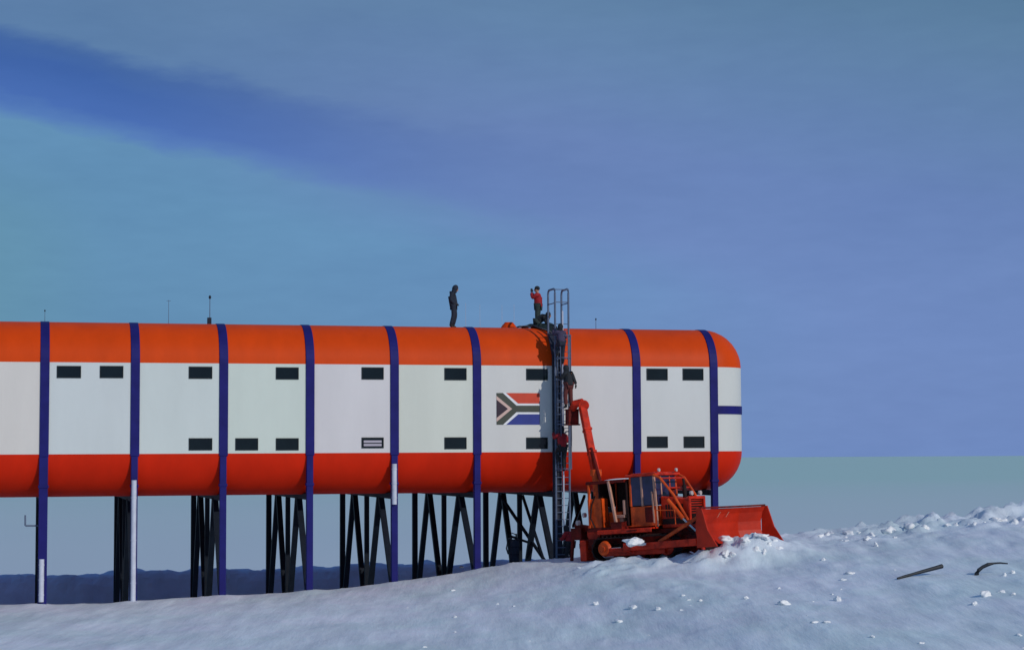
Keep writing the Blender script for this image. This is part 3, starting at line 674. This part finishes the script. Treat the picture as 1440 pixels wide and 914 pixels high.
seg('work_lamp', 'lamp', doz, lambda mb: mb.tube((-2.62, -.75, 1.75), (-2.72, -.75, 1.75), .10, 14), 0)
seg('counterweight', 'machine', doz, lambda mb: (mb.box((-2.75, -.55, .3), (.35, .7, .85)),), .05)
seg('hydraulic_hose', 'iron', doz, lambda mb: (mb.path([(-2.0, -.95, 1.2), (-2.15, -1.02, 1.6), (-2.1, -.98, 2.1), (-1.95, -.9, 2.5)], .03, 6), mb.path([(2.0, -.56, 1.4), (2.3, -.75, 1.25), (2.6, -.9, .9), (3.0, -.95, .75)], .025, 6)), 0)
seg('toolbox', 'machinedark', doz, lambda mb: (mb.box((-.75, -1.02, 1.22), (.55, .34, .26)), mb.box((-.75, -1.02, 1.37), (.59, .38, .03))), .01)
seg('walkway_rail', 'machine2', doz, lambda mb: (mb.path([(1.2, -1.18, 1.1), (1.2, -1.18, 1.75), (2.1, -1.1, 1.7), (2.1, -1.1, 1.1)], .025, 6),), 0)
seg('outrigger', 'machinedark', doz, lambda mb: (mb.box((-3.25, -.2, 1.0), (.55, .9, .5)), mb.bar((-2.6, -.3, 1.15), (-3.5, -.3, 1.3), .22, .26), mb.bar((-3.45, -.55, 1.1), (-3.6, -.6, -.1), .12), mb.bar((-3.45, .3, 1.1), (-3.6, .35, -.1), .12), mb.box((-3.0, .1, .62), (.5, 1.0, .35))), .03)
seg('work_lamp', 'lamp', doz, lambda mb: (mb.tube((-3.05, -.62, 1.45), (-3.1, -.74, 1.45), .10, 14),), 0)
seg('ripper', 'machinedark', doz, lambda mb: (mb.bar((-2.9, -.8, .5), (-2.9, .8, .5), .22), mb.bar((-2.95, -.5, .8), (-3.05, -.5, -.05), .1, .2), mb.bar((-2.95, .5, .8), (-3.05, .5, -.05), .1, .2)))
seg('roof_lamp', 'lamp', doz, lambda mb: [mb.tube((1.08, y, 3.34), (1.14, y, 3.34), .07, 12) for y in (-.6, .6)], 0)
seg('roof_edge_snow', 'snowlump', doz, lambda mb: mb.ell((-1.4, .1, 3.09), (.7, .6, .07), 20, 8), 0, True)
# boom
bA = P(845, 712, -3.9); bB = P(838, 664, -3.4); bC = P(819, 571, -1.9)
seg('boom_post', 'machine2', doz, lambda mb: (mb.tube(bA-Vector((0, 0, .5)), bB, .21, 16, .19), mb.tube(bB-Vector((0, 0, .15)), bB+Vector((0, 0, .12)), .24, 16)), .02, world=True)
def boomf(mb): mb.bar(bB-Vector((0, 0, .1)), bC, .30, .30, up=(1, 0, 0))
boom = seg('boom', 'machine', doz, boomf, .03, world=True)
seg('boom_cylinder', 'machinedark', boom, lambda mb: mb.tube(P(848, 690, -4.2), P(831, 630, -3.0), .07, 12), 0, world=True)
seg('boom_clamp', 'machine', boom, lambda mb: [mb.bar(bB.lerp(bC, t), bB.lerp(bC, t+.03), .35, .35, up=(1, 0, 0)) for t in (.28, .62)], .01, world=True)
seg('boom_knuckle', 'machine', boom, lambda mb: (mb.tube(P(821, 570, -2.1), P(821, 570, -1.6), .23, 18), mb.path([P(823, 572, -1.9), P(817, 566, -1.9), P(809, 568, -1.7), P(804, 577, -1.45)], [.16, .19, .18, .14], 12)), .02, world=True)
plat = seg('lifting_platform', 'machinedark', doz, lambda mb: (mb.box(P(804.5, 587, -1.35), (.46, .5, .62)), mb.box(P(804.5, 597, -1.35), (.56, .62, .06)), mb.box(P(804.5, 576, -1.35), (.54, .6, .05))), .02, world=True)
# hanging rope
rp0 = P(803.5, 598, -1.3); rp1 = P(803.5, 637, -1.3)
mb = MB(); mb.path([rp0, rp0.lerp(rp1, .5)+Vector((.01, 0, 0)), rp1], .022, 6)
ro = mb.build('tag_line', M['rope'], doz, world=True)
# blade
def bladef(mb):
    zs = [(.10, .62), (.0, .35), (-.10, .75), (-.10, 1.15), (-.02, 1.55), (.10, 1.82)]  # (x offset, z)
    zs = [(.16, .12), (.02, .4), (-.06, .76), (-.05, 1.1), (.06, 1.45), (.20, 1.66)]
    plan = [(3.95, -2.25), (3.45, -1.35), (3.38, 0), (3.45, 1.35), (3.95, 2.25)]
    vs = []; T = .07
    for (x, y) in plan:
        for (ox, z) in zs: vs.append((x+ox, y, z))
    for (x, y) in plan:
        for (ox, z) in zs: vs.append((x+ox-T, y, z))
    nz_, npn = len(zs), len(plan); o = nz_*npn; fs = []
    for i in range(npn-1):
        for k in range(nz_-1):
            a = i*nz_+k; fs += [(a, a+1, a+nz_+1, a+nz_), (o+a, o+a+nz_, o+a+nz_+1, o+a+1)]
        a = i*nz_; fs += [(a, a+nz_, o+a+nz_, o+a)]; a = i*nz_+nz_-1; fs += [(a, o+a, o+a+nz_, a+nz_)]
    for i in (0, npn-1):
        for k in range(nz_-1): a = i*nz_+k; fs += [(a, o+a, o+a+1, a+1)]
    mb.add(vs, fs)
M['bladepaint'] = mat('worn_blade_paint', (.50, .022, .004), .5, .3, 1.1, .3, 8, spec=.25)
blade = seg('blade', 'bladepaint', doz, bladef, 0)
for s in (-1, 1):
    def plate(mb): mb.prism([(3.87, s*2.26, .2), (4.85, s*2.32, .22), (4.45, s*2.31, .85), (4.22, s*2.28, 1.68), (3.95, s*2.26, 1.70)], (0, s*.06, 0))
    seg('end_plate', 'bladepaint', blade, plate, .01)
seg('top_rail', 'machinedark', blade, lambda mb: (mb.bar((4.12, -2.27, 1.71), (3.62, -1.37, 1.71), .12, .07), mb.bar((3.62, -1.37, 1.71), (3.62, 1.37, 1.71), .12, .07), mb.bar((3.62, 1.37, 1.71), (4.12, 2.27, 1.71), .12, .07)), 0)
seg('cutting_edge', 'iron', blade, lambda mb: (mb.bar((3.6, -1.35, .2), (3.6, 1.35, .2), .05, .2),), 0)
for y in (-.15, .45): seg('scrape_mark', 'cream', blade, lambda mb: mb.bar((3.60, y, 1.52), (3.545, y-.16, 1.32), .035, .012), 0)

# person standing on the crane tip platform
pp = P(803, 575, -1.35)
person((P(799.5, 575, -1.35).x, -1.35, pp.z+.04), IMR+pi*.72, dict(pel=(-.02,0,.95), head=(.16,0,1.58), neck=(.10,0,1.46), chest=(.03,0,1.29), look=(1,0,-.2), elL=(.16,.24,1.18), wrL=(.38,.2,1.24), elR=(-.05,-.25,1.15), wrR=(-.10,-.33,.95), handL=(1,0,.2), knL=(.05,.12,.5), knR=(.0,-.12,.5), anL=(.0,.13,.09), anR=(-.03,-.13,.09)),
       CBK, M['clothrust'], CBK, 'person in black jacket and rust trousers standing on the crane tip', scale=1.06)

# ------------------------------------------------------------------ loose things
# tarpaulin draped over roof edge
def tarp():
    p0 = P(733, 459, 1.6).x; p1 = P(783, 462, 1.2).x; mb = MB(); nx_, ny_ = 34, 22; vs = []
    o = empty('tarpaulin', (p1-.6, 1.8, ZT)); tag(o, 'dark tarpaulin spread over the roof edge under the kneeling person', 'tarpaulin')
    for j in range(ny_+1):
        for i in range(nx_+1):
            u = i/nx_; v = j/ny_; x = p0+(p1-p0)*u
            s = 2.9 - v*(1.0+1.9*u**1.5)            # arc distance back from the front curve
            if s > RR: y = s; z = ZT
            else:
                a = (RR-s)/RR; a = min(a, 1.2); y = RR-RR*math.sin(a); z = ZU+RR*math.cos(a)
            bmp = .05+.14*abs(fbm(x*1.3, s*1.7, 3.1, 3))*max(0, math.sin(pi*u))**.4+.34*u**1.3*(1-u)**.25*max(0, math.sin(pi*min(1, v*1.15)))**.8
            k = .0 if s > RR else (RR-s)/RR
            vs.append((x, y-bmp*k, z+bmp*(1-k*.5)))
    n = nx_+1; mb.add(vs, [(j*n+i, j*n+i+1, (j+1)*n+i+1, (j+1)*n+i) for j in range(ny_) for i in range(nx_)])
    mb.build('cover_sheet', M['tarp'], o, smooth=True, world=True)
    mb = MB(); mb.path([vs[(ny_)*n+i] for i in range(0, n, 3)], .02, 6); mb.build('hem_rope', M['rope'], o, world=True)
tarp()
# drum beside the trestle
q = P(723.5, 789, 1.0); gz_ = q.z-.03
dm = empty('fuel_drum', (q.x, 1.0, gz_)); tag(dm, 'dark upright drum with a hand pump, standing on the snow under the station', 'drum')
seg('drum_body', 'clothdark', dm, lambda mb: (mb.tube((0,0,0), (0,0,.98), .215, 20),), .02)
seg('rim', 'black', dm, lambda mb: [mb.tube((0,0,z), (0,0,z+.03), .23, 20) for z in (.02, .32, .64, .94)], 0)
seg('hand_pump', 'black', dm, lambda mb: (mb.tube((.08,0,.98), (.08,0,1.22), .035), mb.tube((.08,0,1.18), (-.12,0,1.26), .02), mb.path([(.02,0,1.1), (-.3,0,1.0), (-.36,0,.6), (-.28,0,.35)], .03, 8)), 0)

# hoses / timbers half buried on the right
def ground_at(px, py):
    v = (d_ + r_*((px-720)/F_PX) + u_*((457-py)/F_PX)); t = 30.
    while t < 140:
        p = CAM+v*t
        if p.z < tz(p.x, p.y): return p
        t += .12
    return CAM+v*90
def along(pts, dz): return [ground_at(a, b)+Vector((0, 0, dz)) for a, b in pts]
a0 = ground_at(1262, 815); a1 = ground_at(1325, 808)
pl = [a0.lerp(a1, t) for t in [i/6 for i in range(7)]]
mb = MB(); mb.path([p+Vector((0, 0, .05+.25*t)) for t, p in zip([i/6 for i in range(7)], pl)], [.035,.05,.05,.06,.065,.07,.08], 8)
tag(mb.build('steel_bar', M['hose']), 'straight dark bar lying half buried on the snow at right', 'bar')
b0 = ground_at(1373, 809); mb = MB()
cur = [(0, 0, -.05), (.02, 0, .10), (.08, 0, .24), (.22, .02, .38), (.42, .04, .50), (.62, .05, .55), (.85, .05, .57), (1.1, .02, .54)]
mb.path([b0+dr*(c[0])+dd*c[1]+Vector((0, 0, c[2]*.75)) for c in cur], [.085, .085, .07, .06, .065, .035, .03, .022], 8)
tag(mb.build('hose', M['hose']), 'curved black hose arching out of the snow at far right', 'hose')

# lumps of snow
def lump(px, py, w, hgt, seed, label, sink=.35, group='loose lumps of snow on the slope'):
    p = ground_at(px, py); s = (p-CAM).length/F_PX
    bm = bmesh.new(); bmesh.ops.create_icosphere(bm, subdivisions=3, radius=1)
    rw, rh = w*s/2, hgt*s/2
    for v in bm.verts:
        n_ = 1+.6*noise.noise(v.co*1.2+Vector((seed*3.1, 0, 0)))+.35*noise.noise(v.co*2.9+Vector((0, seed, 0)))+.15*noise.noise(v.co*7+Vector((0, seed, 0)))
        v.co = Vector((v.co.x*rw*n_, v.co.y*rw*.7*n_, v.co.z*rh*n_))
    me = bpy.data.meshes.new('snow_lump'); bm.to_mesh(me); bm.free(); me.materials.append(M['snowlump']); me.polygons.foreach_set('use_smooth', [True]*len(me.polygons))
    o = bpy.data.objects.new('snow_lump', me); C.objects.link(o); o.location = p+Vector((0, 0, rh*sink)); o.rotation_euler = (0, 0, seed)
    tag(o, label, 'snow lump', group)
rr2 = random.Random(11)
small = [(1104,850,17,9),(1178,845,12,9),(1387,838,16,12),(890,856,14,8),(1050,842,8,6),(925,857,9,6),(838,850,12,6),(1408,833,10,5),(1424,806,8,6),(1412,810,7,6),(1232,768,7,8),(1158,788,6,5),(1195,807,16,5),(1186,816,9,4),
         (870,875,12,6),(1146,875,14,4),(1163,875,14,4),(1370,850,9,7),(1095,828,5,4),(985,845,8,4),(960,838,6,4),(640,868,6,4),(700,850,5,3),(1170,836,5,3),(1425,836,7,4),(1433,894,9,5),(1296,905,8,4),(1227,896,8,4)]
small += [(rr2.uniform(560, 1440), rr2.uniform(790, 912), (lambda q: (q, q*.4))(rr2.uniform(2.5, 7))) for _ in range(24)]
small = [t if len(t) == 4 else (t[0], t[1], t[2][0], t[2][1]) for t in small]
for i, (x, y, w, hh) in enumerate(small):
    lump(x, y, w, hh, i*1.7, 'small loose lump of snow lying on the open slope in the foreground')
rr_ = random.Random(5)
pile = [(rr_.uniform(1000, 1100), rr_.uniform(752, 782), rr_.uniform(6, 17), rr_.uniform(5, 10)) for _ in range(16)]
for i, (x, y, w, hh) in enumerate(pile):
    lump(x, y, w, hh, i*2.3+40, 'rough block of pushed snow heaped in front of the bulldozer blade', .2, 'pushed snow blocks at the blade')
def near_dozer(px, py, Y, w, h, seed, label):
    p = P(px, py, Y); s = (p-CAM).length/F_PX; bm = bmesh.new(); bmesh.ops.create_icosphere(bm, subdivisions=3, radius=1)
    for v in bm.verts:
        n_ = 1+.5*noise.noise(v.co*1.4+Vector((seed, 0, 0)))+.2*noise.noise(v.co*4+Vector((0, seed, 0)))
        v.co = Vector((v.co.x*w*s/2*n_, v.co.y*w*s/3*n_, v.co.z*h*s/2*n_))
    me = bpy.data.meshes.new('snow_clump'); bm.to_mesh(me); bm.free(); me.materials.append(M['snowlump'])
    o = bpy.data.objects.new('snow_clump', me); C.objects.link(o); o.location = p; tag(o, label, 'snow lump')
near_dozer(892, 762, -7.6, 30, 12, 3, 'bright wedge of snow packed on the bulldozer track frame')
ridge = [(1168,742,22,14),(1195,741,30,16),(1225,744,26,14),(1250,738,34,16),(1280,731,30,18),(1300,733,26,12),(1345,730,20,12),(1372,729,24,12),(1400,724,34,14),(1425,725,22,14),(1440,722,26,12)]
ridge = [(a, b, c*.7, d*.8) for a, b, c, d in ridge]+[(x_, float(np.interp(x_, [1110, 1215, 1290, 1440], [750, 743, 735, 724]))+rr2.uniform(-6, 10), *((lambda q: (q, q*.5))(rr2.uniform(4, 15)))) for x_ in [rr2.uniform(1120, 1450) for _ in range(20)]]
for i, (x, y, w, hh) in enumerate(ridge):
    lump(x, y+8, w, hh, i*3.1+80, 'jagged block of snow in the ploughed ridge at right', -.45, 'snow blocks along the ploughed ridge')

# ------------------------------------------------------------------ light and sky
SAZ, SEL = R(27), R(26)
ts = Vector((math.sin(SAZ)*math.cos(SEL), -math.cos(SAZ)*math.cos(SEL), math.sin(SEL)))
sd = bpy.data.lights.new('sun', 'SUN'); sun = bpy.data.objects.new('sun', sd); C.objects.link(sun)
sd.energy = 2.02; sd.angle = R(.5); sd.color = (1, .95, .87)
sun.rotation_euler = ts.to_track_quat('Z', 'Y').to_euler(); sun.location = (20, -60, 40)

w = bpy.data.worlds.new('World'); scene.world = w; w.use_nodes = True
nt = w.node_tree; N = nt.nodes; L = nt.links; N.clear()
out = N.new('ShaderNodeOutputWorld'); bg = N.new('ShaderNodeBackground'); bg.inputs[1].default_value = .1
L.new(bg.outputs[0], out.inputs[0])
sky = N.new('ShaderNodeTexSky'); sky.sky_type = 'NISHITA'; sky.sun_disc = False; sky.sun_elevation = SEL; sky.sun_rotation = pi-SAZ
tc = N.new('ShaderNodeTexCoord')
def math_(op, a, b=None, c=None):
    n = N.new('ShaderNodeMath'); n.operation = op
    for i, v in enumerate((a, b, c)):
        if v is None: continue
        if hasattr(v, 'links'): L.new(v, n.inputs[i])
        else: n.inputs[i].default_value = v
    return n.outputs[0]
def dot(vec):
    n = N.new('ShaderNodeVectorMath'); n.operation = 'DOT_PRODUCT'; L.new(tc.outputs['Generated'], n.inputs[0]); n.inputs[1].default_value = vec
    return n.outputs['Value']
X_ = dot(dr); Y_ = dot(dd); Z_ = dot((0, 0, 1))
a_ = math_('DIVIDE', X_, math_('MAXIMUM', math_('ABSOLUTE', Y_), .25)); e_ = Z_
mp = N.new('ShaderNodeMapping'); mp.inputs['Rotation'].default_value = (0, 0, YAW)
L.new(tc.outputs['Generated'], mp.inputs[0])
mp2 = N.new('ShaderNodeMapping'); mp2.inputs['Scale'].default_value = (4, 4, 14); mp2.inputs['Rotation'].default_value = (0, R(10.8), 0); L.new(mp.outputs[0], mp2.inputs[0])
def nz(sc, det, rough=.55):
    n = N.new('ShaderNodeTexNoise'); n.inputs['Scale'].default_value = sc; n.inputs['Detail'].default_value = det; n.inputs['Roughness'].default_value = rough
    L.new(mp2.outputs[0], n.inputs['Vector']); return n.outputs['Fac']
n1 = nz(1.6, 6); n2 = nz(6, 5)
g_ = math_('ADD', math_('MULTIPLY_ADD', a_, .185, e_), math_('MULTIPLY_ADD', n1, .016, -.008))
g_ = math_('ADD', g_, math_('MULTIPLY_ADD', n2, .012, -.006))
n3 = nz(11, 3, .5); g_ = math_('ADD', g_, math_('MULTIPLY_ADD', n3, .006, -.003))
def ramp(src, stops, lo, hi):
    mr = N.new('ShaderNodeMapRange'); mr.inputs[1].default_value = lo; mr.inputs[2].default_value = hi; L.new(src, mr.inputs[0])
    r = N.new('ShaderNodeValToRGB'); el = r.color_ramp.elements
    while len(el) < len(stops): el.new(.5)
    for e, (p, c) in zip(el, stops): e.position = (p-lo)/(hi-lo); e.color = c
    L.new(mr.outputs[0], r.inputs[0]); return r.outputs[0]
def mixc(f, A, B):
    n = N.new('ShaderNodeMix'); n.data_type = 'RGBA'
    if hasattr(f, 'links'): L.new(f, n.inputs[0])
    else: n.inputs[0].default_value = f
    for s, v in ((6, A), (7, B)):
        if hasattr(v, 'links'): L.new(v, n.inputs[s])
        else: n.inputs[s].default_value = v
    return n.outputs[2]
def smooth(src, lo, hi):
    mr = N.new('ShaderNodeMapRange'); mr.interpolation_type = 'SMOOTHSTEP'; mr.inputs[1].default_value = lo; mr.inputs[2].default_value = hi; L.new(src, mr.inputs[0]); return mr.outputs[0]
band = ramp(g_, [(0, lin(96,143,180)), (.122, lin(96,143,182)), (.129, lin(82,122,184)), (.136, lin(68,106,178)), (.152, lin(60,98,168)), (.161, lin(63,100,163)), (.170, lin(90,125,168)), (.24, lin(97,130,165))], 0, .3)
plain = ramp(g_, [(0, lin(104,142,190)), (.10, lin(100,143,188)), (.13, lin(104,132,186)), (.17, lin(104,130,183)), (.22, lin(98,131,172)), (.28, lin(88,124,155))], 0, .3)
low = mixc(smooth(a_, -.06, .2), plain, ramp(g_, [(0, lin(114,142,196)), (.10, lin(110,138,194)), (.17, lin(104,132,186)), (.22, lin(98,130,174)), (.28, lin(88,124,156))], 0, .3))
col = mixc(smooth(a_, .06, -.24), low, band)
teal = math_('MULTIPLY', smooth(a_, -.2, -.28), smooth(g_, .115, .06)); col = mixc(math_('MULTIPLY', teal, .7), col, lin(97, 146, 172))
# soft streaks of thin cloud
sk2 = N.new('ShaderNodeMix'); sk2.data_type = 'RGBA'; sk2.blend_type = 'MULTIPLY'; sk2.inputs[0].default_value = 1
L.new(col, sk2.inputs[6]); L.new(ramp(n1, [(.3, (.94, .95, .97, 1)), (.7, (1.05, 1.04, 1.03, 1))], 0, 1), sk2.inputs[7])
sk3 = N.new('ShaderNodeMix'); sk3.data_type = 'RGBA'; sk3.blend_type = 'MULTIPLY'; sk3.inputs[0].default_value = 1
L.new(sk2.outputs[2], sk3.inputs[6]); L.new(ramp(n3, [(.3, (.97, .975, .98, 1)), (.7, (1.028, 1.025, 1.02, 1))], 0, 1), sk3.inputs[7])
# bluer overhead, where the veil thins
col = mixc(smooth(e_, .3, .9), sk3.outputs[2], lin(84, 112, 165))
sc = N.new('ShaderNodeVectorMath'); sc.operation = 'SCALE'; sc.inputs['Scale'].default_value = 10*.98; L.new(col, sc.inputs[0])
L.new(mixc(.03, sc.outputs[0], sky.outputs[0]), bg.inputs[0])
